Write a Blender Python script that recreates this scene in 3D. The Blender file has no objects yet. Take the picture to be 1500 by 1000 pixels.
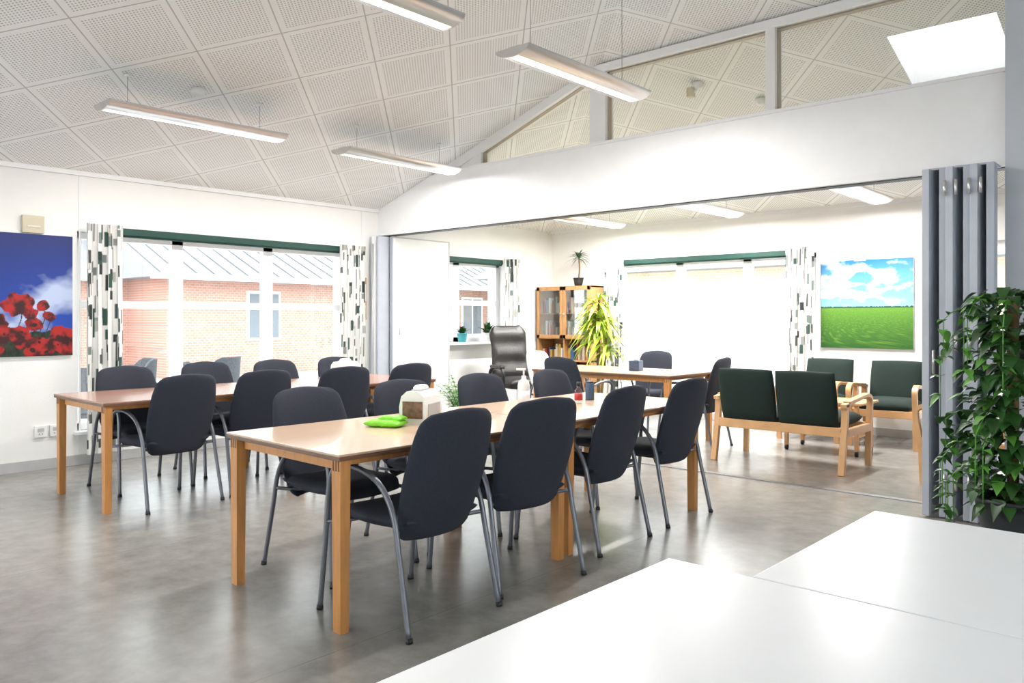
import bpy, bmesh, math, random
from mathutils import Vector, Matrix, noise
random.seed(7)
XW, YF, XE, YS = -7.65, 9.37, 3.0, -3.5
ZW, SL = 2.62, 0.33
YB = 6.12
def ceilz(x, y): return ZW + SL*min(x-XW, YF-y, XE-x, y-YS)

# ---------------------------------------------------------------- materials
def newmat(name):
    m = bpy.data.materials.new(name); m.use_nodes = True
    nt = m.node_tree; b = nt.nodes['Principled BSDF']
    return m, nt, b
def mat(name, col, rough=0.5, metal=0.0, var=0.06, scale=8.0, bump=0.0, bscale=80.0, emit=0.0, coat=0.0, stretch=None):
    m, nt, b = newmat(name)
    b.inputs['Roughness'].default_value = rough
    b.inputs['Metallic'].default_value = metal
    if coat: b.inputs['Coat Weight'].default_value = coat
    tc = nt.nodes.new('ShaderNodeTexCoord')
    src = tc.outputs['Object']
    if stretch:
        mp = nt.nodes.new('ShaderNodeMapping'); mp.inputs['Scale'].default_value = stretch
        nt.links.new(src, mp.inputs['Vector']); src = mp.outputs['Vector']
    n = nt.nodes.new('ShaderNodeTexNoise'); n.inputs['Scale'].default_value = scale; n.inputs['Detail'].default_value = 4
    nt.links.new(src, n.inputs['Vector'])
    r = nt.nodes.new('ShaderNodeValToRGB')
    r.color_ramp.elements[0].position = 0.3; r.color_ramp.elements[1].position = 0.7
    r.color_ramp.elements[0].color = [max(0, c*(1-var)) for c in col]+[1]
    r.color_ramp.elements[1].color = [min(1, c*(1+var)) for c in col]+[1]
    nt.links.new(n.outputs['Fac'], r.inputs['Fac'])
    nt.links.new(r.outputs['Color'], b.inputs['Base Color'])
    if emit:
        nt.links.new(r.outputs['Color'], b.inputs['Emission Color']); b.inputs['Emission Strength'].default_value = emit
    if bump:
        n2 = nt.nodes.new('ShaderNodeTexNoise'); n2.inputs['Scale'].default_value = bscale
        nt.links.new(tc.outputs['Object'], n2.inputs['Vector'])
        bp = nt.nodes.new('ShaderNodeBump'); bp.inputs['Strength'].default_value = bump; bp.inputs['Distance'].default_value = 0.01
        nt.links.new(n2.outputs['Fac'], bp.inputs['Height']); nt.links.new(bp.outputs['Normal'], b.inputs['Normal'])
    return m
def glassmat(name, tint=(0.97, 0.99, 0.98), refl=0.05):
    m = bpy.data.materials.new(name); m.use_nodes = True; nt = m.node_tree; nt.nodes.clear()
    o = nt.nodes.new('ShaderNodeOutputMaterial'); t = nt.nodes.new('ShaderNodeBsdfTransparent'); g = nt.nodes.new('ShaderNodeBsdfGlossy')
    t.inputs['Color'].default_value = (*tint, 1); g.inputs['Roughness'].default_value = 0.02
    x = nt.nodes.new('ShaderNodeMixShader'); x.inputs[0].default_value = refl
    nt.links.new(t.outputs[0], x.inputs[1]); nt.links.new(g.outputs[0], x.inputs[2]); nt.links.new(x.outputs[0], o.inputs['Surface'])
    return m
def attrmat(name, rough=0.5):
    m, nt, b = newmat(name); a = nt.nodes.new('ShaderNodeAttribute'); a.attribute_name = 'Col'
    nt.links.new(a.outputs['Color'], b.inputs['Base Color']); b.inputs['Roughness'].default_value = rough
    return m
def brickmat(name, axis, c1, c2, mortar):
    m, nt, b = newmat(name); tc = nt.nodes.new('ShaderNodeTexCoord'); s = nt.nodes.new('ShaderNodeSeparateXYZ'); c = nt.nodes.new('ShaderNodeCombineXYZ')
    nt.links.new(tc.outputs['Object'], s.inputs[0]); nt.links.new(s.outputs[axis], c.inputs[0]); nt.links.new(s.outputs['Z'], c.inputs[1])
    k = nt.nodes.new('ShaderNodeTexBrick'); k.inputs['Scale'].default_value = 4.0
    k.inputs['Color1'].default_value = (*c1, 1); k.inputs['Color2'].default_value = (*c2, 1); k.inputs['Mortar'].default_value = (*mortar, 1)
    k.inputs['Mortar Size'].default_value = 0.025
    nt.links.new(c.outputs[0], k.inputs['Vector']); nt.links.new(k.outputs['Color'], b.inputs['Base Color']); b.inputs['Roughness'].default_value = 0.9
    return m
def ceilmat():
    m, nt, b = newmat('perforated_ceiling_tiles'); L = nt.links.new
    tc = nt.nodes.new('ShaderNodeTexCoord'); s = nt.nodes.new('ShaderNodeSeparateXYZ'); L(tc.outputs['Object'], s.inputs[0])
    def M(op, a, bb=None, cc=None):
        n = nt.nodes.new('ShaderNodeMath'); n.operation = op
        for i, v in enumerate((a, bb, cc)):
            if v is None: continue
            if isinstance(v, (int, float)): n.inputs[i].default_value = v
            else: L(v, n.inputs[i])
        return n.outputs[0]
    P = 0.615; k = 1/(math.sqrt(2)*P)
    u = M('ADD', M('MULTIPLY', M('ADD', s.outputs[0], s.outputs[1]), k), 0.18/P+40)
    v = M('ADD', M('MULTIPLY', M('SUBTRACT', s.outputs[1], s.outputs[0]), k), 40.3)
    def edge(w): f = M('FRACT', w); return M('MINIMUM', f, M('SUBTRACT', 1.0, f))
    e = M('MINIMUM', edge(u), edge(v))
    seam = M('LESS_THAN', e, 0.008)
    inner = M('GREATER_THAN', e, 0.07)
    N = 28.0
    def ctr(w): return M('POWER', M('SUBTRACT', M('FRACT', M('MULTIPLY', w, N)), 0.5), 2.0)
    hole = M('LESS_THAN', M('ADD', ctr(u), ctr(v)), 0.075)
    h = M('MULTIPLY', hole, inner)
    mx = nt.nodes.new('ShaderNodeMix'); mx.data_type = 'RGBA'; L(h, mx.inputs[0])
    mx.inputs[6].default_value = (0.87, 0.868, 0.85, 1); mx.inputs[7].default_value = (0.46, 0.457, 0.44, 1)
    mx2 = nt.nodes.new('ShaderNodeMix'); mx2.data_type = 'RGBA'; L(seam, mx2.inputs[0]); L(mx.outputs[2], mx2.inputs[6])
    mx2.inputs[7].default_value = (0.48, 0.475, 0.46, 1)
    L(mx2.outputs[2], b.inputs['Base Color']); b.inputs['Roughness'].default_value = 0.8
    return m
def floormat():
    m, nt, b = newmat('linoleum'); L = nt.links.new
    tc = nt.nodes.new('ShaderNodeTexCoord')
    n1 = nt.nodes.new('ShaderNodeTexNoise'); n1.inputs['Scale'].default_value = 7; n1.inputs['Detail'].default_value = 7; n1.inputs['Roughness'].default_value = 0.68
    L(tc.outputs['Object'], n1.inputs['Vector'])
    r = nt.nodes.new('ShaderNodeValToRGB'); r.color_ramp.elements[0].position = 0.25; r.color_ramp.elements[1].position = 0.75
    r.color_ramp.elements[0].color = (0.20, 0.19, 0.172, 1); r.color_ramp.elements[1].color = (0.345, 0.332, 0.31, 1)
    L(n1.outputs['Fac'], r.inputs['Fac'])
    s = nt.nodes.new('ShaderNodeSeparateXYZ'); L(tc.outputs['Object'], s.inputs[0])
    a = nt.nodes.new('ShaderNodeMath'); a.operation = 'MODULO'; a.inputs[1].default_value = 2.0
    ad = nt.nodes.new('ShaderNodeMath'); ad.inputs[1].default_value = 20.6; L(s.outputs[0], ad.inputs[0]); L(ad.outputs[0], a.inputs[0])
    lt = nt.nodes.new('ShaderNodeMath'); lt.operation = 'LESS_THAN'; lt.inputs[1].default_value = 0.006; L(a.outputs[0], lt.inputs[0])
    mx = nt.nodes.new('ShaderNodeMix'); mx.data_type = 'RGBA'; L(lt.outputs[0], mx.inputs[0]); L(r.outputs['Color'], mx.inputs[6]); mx.inputs[7].default_value = (0.21, 0.20, 0.18, 1)
    L(mx.outputs[2], b.inputs['Base Color'])
    b.inputs['Roughness'].default_value = 0.25
    b.inputs['Specular IOR Level'].default_value = 0.8
    return m

WALL = mat('wall_paint', (0.87, 0.865, 0.845), 0.7, var=0.02, scale=3, bump=0.15, bscale=140)
TRIM = mat('white_trim', (0.85, 0.85, 0.855), 0.4, var=0.01)
BEAM = mat('beam_paint', (0.86, 0.86, 0.87), 0.45, var=0.015)
PILLAR = mat('pillar_shaded_paint', (0.54, 0.56, 0.61), 0.6, var=0.02)  # grey-blue shade on this face is put into the base colour
BASE = mat('baseboard_grey', (0.50, 0.50, 0.50), 0.5)
CEIL = ceilmat(); FLOOR = floormat()
GLASS = glassmat('window_glass')
TGLASS = glassmat('transom_glass', (0.98, 0.985, 0.96), 0.03)
FABRIC = mat('navy_fabric', (0.020, 0.024, 0.039), 0.85, var=0.3, scale=220, bump=0.3, bscale=400)
GFAB = mat('dark_green_fabric', (0.006, 0.018, 0.014), 0.9, var=0.25, scale=200, bump=0.2, bscale=300)
STEEL = mat('grey_tube', (0.17, 0.18, 0.21), 0.35, 0.6)
BLACK = mat('black_plastic', (0.015, 0.015, 0.017), 0.45)
LEATHER = mat('black_leather', (0.02, 0.018, 0.018), 0.35, var=0.2, scale=30, bump=0.3, bscale=90)
WOODT = mat('beech_top', (0.64, 0.45, 0.32), 0.28, var=0.06, scale=4, stretch=(12, 1, 4), coat=0.3)
WOODE = mat('dark_wood_edge', (0.17, 0.08, 0.04), 0.4, var=0.1, scale=10)
WOODL = mat('beech_leg', (0.56, 0.25, 0.075), 0.4, var=0.14, scale=6, stretch=(8, 8, 1))
WOODR = mat('red_beech_top', (0.44, 0.24, 0.17), 0.26, var=0.08, scale=4, stretch=(12, 1, 4), coat=0.3)
WOODB = mat('birch_frame', (0.66, 0.38, 0.18), 0.4, var=0.1, scale=6)
CABW = mat('cabinet_wood', (0.52, 0.27, 0.11), 0.4, var=0.12, scale=5, stretch=(6, 6, 1))
ALU = mat('aluminium', (0.66, 0.65, 0.64), 0.28, 0.8, var=0.03)
LAMPW = mat('lamp_diffuser', (1.0, 0.98, 0.95), 0.4, var=0.0, emit=0.8)
WHITE = mat('white_laminate', (0.90, 0.915, 0.95), 0.30, var=0.01)
WPLAS = mat('white_plastic', (0.8, 0.8, 0.78), 0.35, var=0.02)
CREAM = mat('cream_plastic', (0.62, 0.56, 0.42), 0.5, var=0.02)
GREENB = mat('green_blind', (0.008, 0.055, 0.042), 0.6)
DOORG = mat('folding_door_grey', (0.46, 0.49, 0.56), 0.5, var=0.04)
DOORW = mat('folding_door_white', (0.84, 0.84, 0.84), 0.5, var=0.02)
DOORD = mat('folding_door_dark', (0.09, 0.095, 0.11), 0.5)
LIME = mat('lime_package', (0.22, 0.72, 0.03), 0.4, var=0.2, scale=30)
TEAL = mat('teal_pot', (0.05, 0.32, 0.36), 0.4)
DPOT = mat('dark_pot', (0.02, 0.025, 0.03), 0.5)
SOIL = mat('soil', (0.05, 0.03, 0.02), 0.9, var=0.3, scale=60)
LEAF1 = mat('leaf_green', (0.020, 0.075, 0.014), 0.4, var=0.35, scale=12)
LEAF2 = mat('leaf_yellowgreen', (0.42, 0.56, 0.05), 0.45, var=0.35, scale=8)
LEAF3 = mat('leaf_bright', (0.09, 0.27, 0.035), 0.45, var=0.3, scale=10)
LEAF4 = mat('leaf_spiky', (0.06, 0.12, 0.06), 0.5, var=0.3, scale=10)
STEM = mat('stem', (0.16, 0.10, 0.04), 0.8)
BROWN = mat('brown_print', (0.16, 0.08, 0.04), 0.5, var=0.5, scale=40)
RED = mat('red_label', (0.5, 0.03, 0.03), 0.4)
CLEAR = glassmat('clear_plastic', (0.85, 0.88, 0.9), 0.15)
BLUE = mat('slate_blue', (0.05, 0.08, 0.14), 0.4)
GROUND = mat('paving', (0.58, 0.57, 0.56), 0.9, var=0.12, scale=2)
BRICKX = brickmat('red_brick', 'Y', (0.50, 0.26, 0.195), (0.43, 0.215, 0.16), (0.50, 0.42, 0.38))
BRICKY = brickmat('yellow_brick', 'X', (0.70, 0.55, 0.37), (0.65, 0.50, 0.33), (0.72, 0.64, 0.56))
ROOF = mat('grey_roofing', (0.24, 0.245, 0.255), 0.8, var=0.10, scale=1.5)
RSEAM = mat('roof_seam', (0.17, 0.175, 0.18), 0.7)
RATTAN = mat('rattan', (0.06, 0.065, 0.075), 0.8, var=0.4, scale=60, bump=0.6, bscale=60)
DGLASS = mat('dark_window_pane', (0.16, 0.19, 0.22), 0.08)
SIDING = mat('white_siding', (0.72, 0.71, 0.68), 0.7, var=0.03)
BOOKM = [mat('book_%d' % i, c, 0.6) for i, c in enumerate([(0.35, 0.06, 0.05), (0.06, 0.13, 0.3), (0.6, 0.55, 0.42), (0.08, 0.22, 0.14), (0.5, 0.33, 0.08)])]
ATT = attrmat('printed_canvas', 0.45); ATC = attrmat('printed_curtain', 0.85)

# ---------------------------------------------------------------- builder
class B:
    def __init__(s): s.v = []; s.f = []; s.m = []; s.s = []; s.mats = []; s.T = Matrix.Identity(4)
    def mi(s, m):
        if m not in s.mats: s.mats.append(m)
        return s.mats.index(m)
    def add(s, vs, fs, m, smooth=False):
        o = len(s.v); i = s.mi(m)
        s.v += [tuple(s.T @ Vector(p)) for p in vs]
        for f in fs: s.f.append(tuple(o+k for k in f)); s.m.append(i); s.s.append(smooth)
    def box(s, c, d, m, bev=0.0, R=None):
        bm = bmesh.new(); bmesh.ops.create_cube(bm, size=1)
        for v in bm.verts: v.co = Vector((v.co.x*d[0], v.co.y*d[1], v.co.z*d[2]))
        if bev: bmesh.ops.bevel(bm, geom=bm.edges[:], offset=bev, segments=2, profile=0.6, affect='EDGES')
        M = Matrix.Translation(c) @ (R.to_4x4() if R is not None else Matrix.Identity(4))
        bm.verts.index_update()
        s.add([M @ v.co for v in bm.verts], [[v.index for v in f.verts] for f in bm.faces], m); bm.free()
    def bb(s, x0, x1, y0, y1, z0, z1, m, bev=0.0):
        s.box(((x0+x1)/2, (y0+y1)/2, (z0+z1)/2), (abs(x1-x0), abs(y1-y0), abs(z1-z0)), m, bev)
    def frus(s, c0, d0, c1, d1, m):
        vs = []
        for c, d in ((c0, d0), (c1, d1)):
            for a, b in ((-1, -1), (1, -1), (1, 1), (-1, 1)): vs.append((c[0]+a*d[0]/2, c[1]+b*d[1]/2, c[2]))
        s.add(vs, [(3, 2, 1, 0), (4, 5, 6, 7), (0, 1, 5, 4), (1, 2, 6, 5), (2, 3, 7, 6), (3, 0, 4, 7)], m)
    def tube(s, pts, r, m, seg=8, smoothn=0, cap=True):
        P = [Vector(p) for p in pts]
        if smoothn:
            Q = []
            for i in range(len(P)-1):
                p0 = P[max(i-1, 0)]; p1 = P[i]; p2 = P[i+1]; p3 = P[min(i+2, len(P)-1)]
                for k in range(smoothn):
                    t = k/smoothn
                    Q.append(0.5*((2*p1)+(p2-p0)*t+(2*p0-5*p1+4*p2-p3)*t*t+(3*p1-p0-3*p2+p3)*t**3))
            Q.append(P[-1]); P = Q
        rs = r if isinstance(r, (list, tuple)) else None
        vs = []; fs = []; up = None
        for i, p in enumerate(P):
            d = (P[min(i+1, len(P)-1)]-P[max(i-1, 0)]).normalized()
            if up is None:
                up = Vector((0, 0, 1)) if abs(d.z) < 0.9 else Vector((1, 0, 0))
            a = d.cross(up)
            if a.length < 1e-4: a = d.orthogonal()
            a.normalize(); b = a.cross(d).normalized(); up = b
            rr = r if rs is None else rs[0]+(rs[1]-rs[0])*i/(len(P)-1)
            for k in range(seg):
                t = 2*math.pi*k/seg; vs.append(p+a*math.cos(t)*rr+b*math.sin(t)*rr)
        for i in range(len(P)-1):
            for k in range(seg):
                k2 = (k+1) % seg; fs.append((i*seg+k, i*seg+k2, (i+1)*seg+k2, (i+1)*seg+k))
        if cap: fs.append(tuple(range(seg))[::-1]); fs.append(tuple((len(P)-1)*seg+k for k in range(seg)))
        s.add(vs, fs, m, True)
    def lathe(s, prof, c, m, seg=24):
        vs = []; fs = []; n = len(prof)
        for r, z in prof:
            for k in range(seg):
                t = 2*math.pi*k/seg; vs.append((c[0]+r*math.cos(t), c[1]+r*math.sin(t), c[2]+z))
        for i in range(n-1):
            for k in range(seg):
                k2 = (k+1) % seg; fs.append((i*seg+k, i*seg+k2, (i+1)*seg+k2, (i+1)*seg+k))
        fs.append(tuple(range(seg))[::-1]); fs.append(tuple((n-1)*seg+k for k in range(seg)))
        s.add(vs, fs, m, True)
    def slab(s, f, th, nu, nv, m):
        """padded shell: centre surface f(u,v), half thickness th(u,v); u,v in -1..1"""
        e = 1e-3; A = []; Bk = []
        for j in range(nv+1):
            for i in range(nu+1):
                u = math.sin((-1+2*i/nu)*math.pi/2); v = math.sin((-1+2*j/nv)*math.pi/2)
                p = Vector(f(u, v)); du = Vector(f(min(u+e, 1), v))-Vector(f(max(u-e, -1), v)); dv = Vector(f(u, min(v+e, 1)))-Vector(f(u, max(v-e, -1)))
                n = du.cross(dv); n = n.normalized() if n.length > 1e-12 else Vector((0, 0, 1))
                t = th(u, v); A.append(p+n*t); Bk.append(p-n*t)
        W = nu+1; N = len(A); fs = []
        for j in range(nv):
            for i in range(nu):
                a = j*W+i; fs.append((a, a+1, a+W+1, a+W)); fs.append((N+a, N+a+W, N+a+W+1, N+a+1))
        for i in range(nu):
            fs.append((i, N+i, N+i+1, i+1)); a = nv*W+i; fs.append((a, a+1, N+a+1, N+a))
        for j in range(nv):
            a = j*W; fs.append((a, a+W, N+a+W, N+a)); a = j*W+nu; fs.append((a, N+a, N+a+W, a+W))
        s.add(A+Bk, fs, m, True)
    def cushion(s, c, d, m, R=None, p=5):
        """soft pillow of size d centred c"""
        M = Matrix.Translation(c) @ (R.to_4x4() if R is not None else Matrix.Identity(4))
        def f(u, v):
            return M @ Vector((u*d[0]/2*(1-0.03*v*v), v*d[1]/2*(1-0.03*u*u), 0))
        def th(u, v): return d[2]/2*(max(0, 1-abs(u)**p)**0.5)*(max(0, 1-abs(v)**p)**0.5)+0.002
        s.slab(f, th, 14, 14, m)
    def prism(s, poly, y0, y1, m, axis='Y'):
        n = len(poly)
        if axis == 'Y': vs = [(x, y0, z) for x, z in poly]+[(x, y1, z) for x, z in poly]
        elif axis == 'X': vs = [(y0, x, z) for x, z in poly]+[(y1, x, z) for x, z in poly]
        else: vs = [(x, z, y0) for x, z in poly]+[(x, z, y1) for x, z in poly]
        fs = [tuple(range(n)), tuple(range(n, 2*n))[::-1]]+[(i, (i+1) % n, n+(i+1) % n, n+i) for i in range(n)]
        s.add(vs, fs, m)
    def strip(s, path, x0, x1, t, m):
        """bent-wood strip: path of (y,z) swept with thickness t, spanning x0..x1"""
        P = [Vector((a, b)) for a, b in path]; Q = []
        for i in range(len(P)-1):
            p0 = P[max(i-1, 0)]; p1 = P[i]; p2 = P[i+1]; p3 = P[min(i+2, len(P)-1)]
            for k in range(5):
                q = k/5; Q.append(0.5*((2*p1)+(p2-p0)*q+(2*p0-5*p1+4*p2-p3)*q*q+(3*p1-p0-3*p2+p3)*q**3))
        Q.append(P[-1]); vs = []; fs = []
        for i, p in enumerate(Q):
            d = (Q[min(i+1, len(Q)-1)]-Q[max(i-1, 0)]).normalized(); n = Vector((-d.y, d.x))*t/2
            for x, sg in ((x0, 1), (x1, 1), (x1, -1), (x0, -1)): vs.append((x, p.x+n.x*sg, p.y+n.y*sg))
        for i in range(len(Q)-1):
            for k in range(4): fs.append((i*4+k, i*4+(k+1) % 4, i*4+4+(k+1) % 4, i*4+4+k))
        fs.append((0, 1, 2, 3)); o = (len(Q)-1)*4; fs.append((o+3, o+2, o+1, o))
        s.add(vs, fs, m)
    def leaf(s, base, d, L, W, droop, m, n=5, pw=0.7):
        base = Vector(base); d = Vector(d).normalized(); side = d.cross(Vector((0, 0, 1)))
        if side.length < 1e-3: side = Vector((1, 0, 0))
        side.normalize(); up = side.cross(d).normalized(); vs = []; fs = []
        for i in range(n+1):
            t = i/n; p = base+d*L*t+Vector((0, 0, -droop*L*t*t)); w = W/2*max(0.02, math.sin(math.pi*min(1, t**pw)))
            vs += [p-side*w+up*w*0.25, p, p+side*w+up*w*0.25]
        for i in range(n):
            a = i*3; fs += [(a, a+1, a+4, a+3), (a+1, a+2, a+5, a+4)]
        s.add(vs, fs, m, True)
    def done(s, name, loc=(0, 0, 0), rz=0, recalc=True):
        me = bpy.data.meshes.new(name); me.from_pydata(s.v, [], s.f)
        for m in s.mats: me.materials.append(m)
        me.polygons.foreach_set('material_index', s.m); me.polygons.foreach_set('use_smooth', s.s)
        if recalc:
            bm = bmesh.new(); bm.from_mesh(me); bmesh.ops.recalc_face_normals(bm, faces=bm.faces[:]); bm.to_mesh(me); bm.free()
        me.update(); return place(me, name, loc, rz)
def place(me, name, loc, rz=0):
    o = bpy.data.objects.new(name, me); bpy.context.scene.collection.objects.link(o)
    o.location = loc; o.rotation_euler = (0, 0, math.radians(rz)); return o

# ---------------------------------------------------------------- room shell
b = B(); b.bb(XW-0.3, XE+0.3, YS-0.3, YF+0.3, -0.12, 0, FLOOR); b.done('floor')

def wall(name, axis, pos, out, a0, a1, ops, z1=2.80, t=0.32):
    b = B()
    As = sorted(set([a0, a1]+[o[0] for o in ops]+[o[1] for o in ops])); Zs = sorted(set([0, z1]+[o[2] for o in ops]+[o[3] for o in ops]))
    for i in range(len(As)-1):
        for j in range(len(Zs)-1):
            am = (As[i]+As[i+1])/2; zm = (Zs[j]+Zs[j+1])/2
            if any(o[0] < am < o[1] and o[2] < zm < o[3] for o in ops): continue
            if axis == 'X': b.bb(pos, pos+out*t, As[i], As[i+1], Zs[j], Zs[j+1], WALL)
            else: b.bb(As[i], As[i+1], pos, pos+out*t, Zs[j], Zs[j+1], WALL)
    return b.done(name)
W1 = (2.66, 5.62, 0.30, 2.10); W2 = (6.75, 8.30, 1.0, 2.10)
W3 = (-6.50, -3.62, 0.30, 2.10); W4 = (-2.44, -1.5, 0.05, 2.12)
wall('wall_left', 'X', XW, -1, YS-0.3, YF+0.3, [W1, W2, (-2.6, 1.0, 0.3, 2.1)])
wall('wall_back', 'Y', YF, 1, XW, XE, [W3, W4])
wall('wall_right', 'X', XE, 1, YS-0.3, YF+0.3, [(-2.5, 4.5, 0.4, 2.2)])
wall('wall_front', 'Y', YS, -1, XW, XE, [(-6.5, -1.5, 0.3, 2.2)])

def window(name, axis, pos, out, W, mull, trans, sill=True, sd=0.06):
    b = B(); a0, a1, z0, z1 = W; d0, d1 = 0.10, 0.17
    def bx(A0, A1, D0, D1, Z0, Z1, m, bev=0.004):
        if axis == 'X': b.bb(pos+out*D0, pos+out*D1, A0, A1, Z0, Z1, m, bev)
        else: b.bb(A0, A1, pos+out*D0, pos+out*D1, Z0, Z1, m, bev)
    f = 0.065
    bx(a0, a0+f, d0, d1, z0, z1, TRIM); bx(a1-f, a1, d0, d1, z0, z1, TRIM); bx(a0, a1, d0, d1, z0, z0+f, TRIM); bx(a0, a1, d0, d1, z1-f, z1, TRIM)
    for m in mull: bx(m-0.058, m+0.058, d0, d1, z0, z1, TRIM)
    for t in trans: bx(a0, a1, d0+0.005, d1-0.005, t-0.035, t+0.035, TRIM)
    bx(a0+0.01, a1-0.01, 0.13, 0.136, z0+0.01, z1-0.01, GLASS, 0)
    if sill: bx(a0-0.03, a1+0.03, -sd, 0.10, z0-0.03, z0, TRIM)
    return b.done(name)
window('window_1', 'X', XW, -1, W1, [3.62, 4.62], [1.44])
window('window_2', 'X', XW, -1, W2, [7.45], [1.53], sd=0.18)
window('window_3', 'Y', YF, 1, W3, [-5.50, -4.53], [1.44])
window('window_4', 'Y', YF, 1, W4, [], [], False)
window('window_5', 'X', XW, -1, (-2.6, 1.0, 0.3, 2.1), [-1.4, -0.2], [1.44])
window('fill_window_6', 'X', XE, 1, (-2.5, 4.5, 0.4, 2.2), [-0.8, 1.0, 2.8], [1.44])  # out of view; opening added to bring in more daylight
window('fill_window_7', 'Y', YS, -1, (-6.5, -1.5, 0.3, 2.2), [-4.8, -3.1], [1.44])  # unseen window put in behind the camera to light the room

# ceiling: hipped, with one skylight in the far slope
b = B()
rx = (XW+XE)/2; h = (XE-XW)/2; ryN = YF-h; ryS = YS+h
def P(x, y): return (x, y, ceilz(x, y))
def poly(*pts): b.add([P(*p) for p in pts], [tuple(range(len(pts)))], CEIL)
poly((XW, YS), (XW, YF), (rx, ryN), (rx, ryS)); poly((XE, YF), (XE, YS), (rx, ryS), (rx, ryN)); poly((XE, YS), (XW, YS), (rx, ryS))
sx0, sx1, sy0, sy1 = -2.0, -1.25, 6.62, 7.40
def hx(y): return YF-y
poly((XW, YF), (XW+hx(sy1), sy1), (XE-hx(sy1), sy1), (XE, YF))
poly((XW+hx(sy0), sy0), (rx, ryN), (XE-hx(sy0), sy0))
poly((XW+hx(sy1), sy1), (XW+hx(sy0), sy0), (sx0, sy0), (sx0, sy1)); poly((sx1, sy1), (sx1, sy0), (XE-hx(sy0), sy0), (XE-hx(sy1), sy1))
b.done('ceiling', recalc=False)
b = B()  # skylight well
for (xa, ya, xb, yb) in ((sx0, sy0, sx1, sy0), (sx1, sy0, sx1, sy1), (sx1, sy1, sx0, sy1), (sx0, sy1, sx0, sy0)):
    b.add([P(xa, ya), P(xb, yb), (xb, yb, ceilz(xb, yb)+0.75), (xa, ya, ceilz(xa, ya)+0.75)], [(0, 1, 2, 3)], TRIM)
za = ceilz(-1.5, sy0); zb = ceilz(-1.5, sy1)
for x in (sx0+0.03, sx1-0.03): b.add([(x-0.03, sy0, za+0.7), (x+0.03, sy0, za+0.7), (x+0.03, sy1, zb+0.7), (x-0.03, sy1, zb+0.7)], [(0, 1, 2, 3)], TRIM)
b.done('window_8', recalc=False)

# beam + glazed transom + pillar
b = B(); y0, y1 = 6.04, 6.24
b.prism([(XW, 2.33), (-1.08, 2.33), (-1.08, 2.93), (-6.70, 2.93), (XW, 2.62)], y0, y1, BEAM)
b.bb(XW, -1.08, y0+0.05, y1-0.05, 2.305, 2.335, DOORD)
b.bb(XW, -1.08, y0-0.012, y0+0.03, 2.31, 2.36, TRIM)
b.bb(-6.6, -1.08, y0-0.02, y1, 2.93, 2.955, TRIM)
fy0, fy1 = 6.06, 6.20
def cz(x): return ZW+SL*min(x-XW, YF-6.13)
k = XW+(YF-6.13)
top = [(-6.62, cz(-6.62)), (k, cz(k)), (-1.08, cz(k))]
low = [(-1.08, cz(k)-0.07), (k+0.02, cz(k)-0.07), (-6.35, 2.945), (-6.62, 2.945)]
b.prism([top[0], top[1], low[1], low[2], low[3]], fy0, fy1, TRIM); b.prism([top[1], top[2], low[0], low[1]], fy0, fy1, TRIM)
b.prism([(XW, ZW), (-6.62, cz(-6.62)), (-6.62, 2.92), (XW+0.9, 2.92)], fy0, fy1, TRIM)
for xa, xb in ((-6.05, -5.93), (-4.49, -4.31), (-2.75, -2.67)):
    b.prism([(xa, 2.94), (xb, 2.94), (xb, cz(xb)-0.06), (xa, cz(xa)-0.06)], fy0+.004, fy1-.004, TRIM)
b.prism([(-6.3, 2.94), (-6.05, 2.94), (-6.05, cz(-6.05)-0.06), (-6.3, cz(-6.3)-0.06)], fy0+0.01, fy1-0.01, TRIM)
b.prism([(-6.0, 2.95), (-1.08, 2.95), (-1.08, cz(k)-0.05), (k, cz(k)-0.05), (-6.0, cz(-6.0)-0.05)], 6.135, 6.141, TGLASS)
DB = mat('glazing_bead', (0.42, 0.36, 0.28), 0.5)
for xa, xb in ((-5.93, -4.49), (-4.31, -2.75), (-2.67, -1.08)):
    ta, tb = cz(xa)-0.075 if xa > k-.2 else cz(xa)-0.09, cz(xb)-0.075 if xb > k-.2 else cz(xb)-0.085
    g = 0.010
    b.prism([(xa, 2.956), (xb, 2.956), (xb, 2.956+g), (xa, 2.956+g)], 6.105, 6.155, DB)
    b.prism([(xa, ta), (xb, tb), (xb, tb-g), (xa, ta-g)], 6.105, 6.155, DB)
    b.prism([(xa, 2.956), (xa+g, 2.956), (xa+g, ta), (xa, ta)], 6.105, 6.155, DB)
    b.prism([(xb-g, 2.956), (xb, 2.956), (xb, tb), (xb-g, tb)], 6.105, 6.155, DB)
b.done('wall_transom_beam')
b = B(); b.prism([(-1.08, 0), (XE, 0), (XE, ZW), (-0.27, cz(k)), (-1.08, cz(k))], 5.98, 6.26, PILLAR); b.done('wall_pillar')

b = B(); b.bb(XW, XW+0.015, YS, 5.86, 0, 0.09, BASE, 0.003); b.bb(XW, XW+0.015, 7.2, YF, 0, 0.09, BASE, 0.003); b.done('baseboard_left')
b = B(); b.bb(XW, -2.5, YF-0.015, YF, 0, 0.09, BASE, 0.003); b.bb(-1.45, XE, YF-0.015, YF, 0, 0.09, BASE, 0.003); b.done('baseboard_back')
b = B(); b.bb(XW, XW+0.03, YS, 6.04, ZW-0.03, ZW+0.01, TRIM); b.bb(XW, XE, YF-0.03, YF, ZW-0.03, ZW+0.01, TRIM); b.done('trim_1')
b = B(); b.bb(-7.4, -1.1, 6.10, 6.16, 0, 0.006, mat('steel_track', (0.35, 0.35, 0.36), 0.35, 0.8)); b.done('trim_2')
b = B()
for yv in (1.15, 2.68, 5.80): b.bb(XW, XW+0.006, yv-0.008, yv+0.008, 0.1, ZW-0.03, TRIM)
b.done('trim_3')

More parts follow.
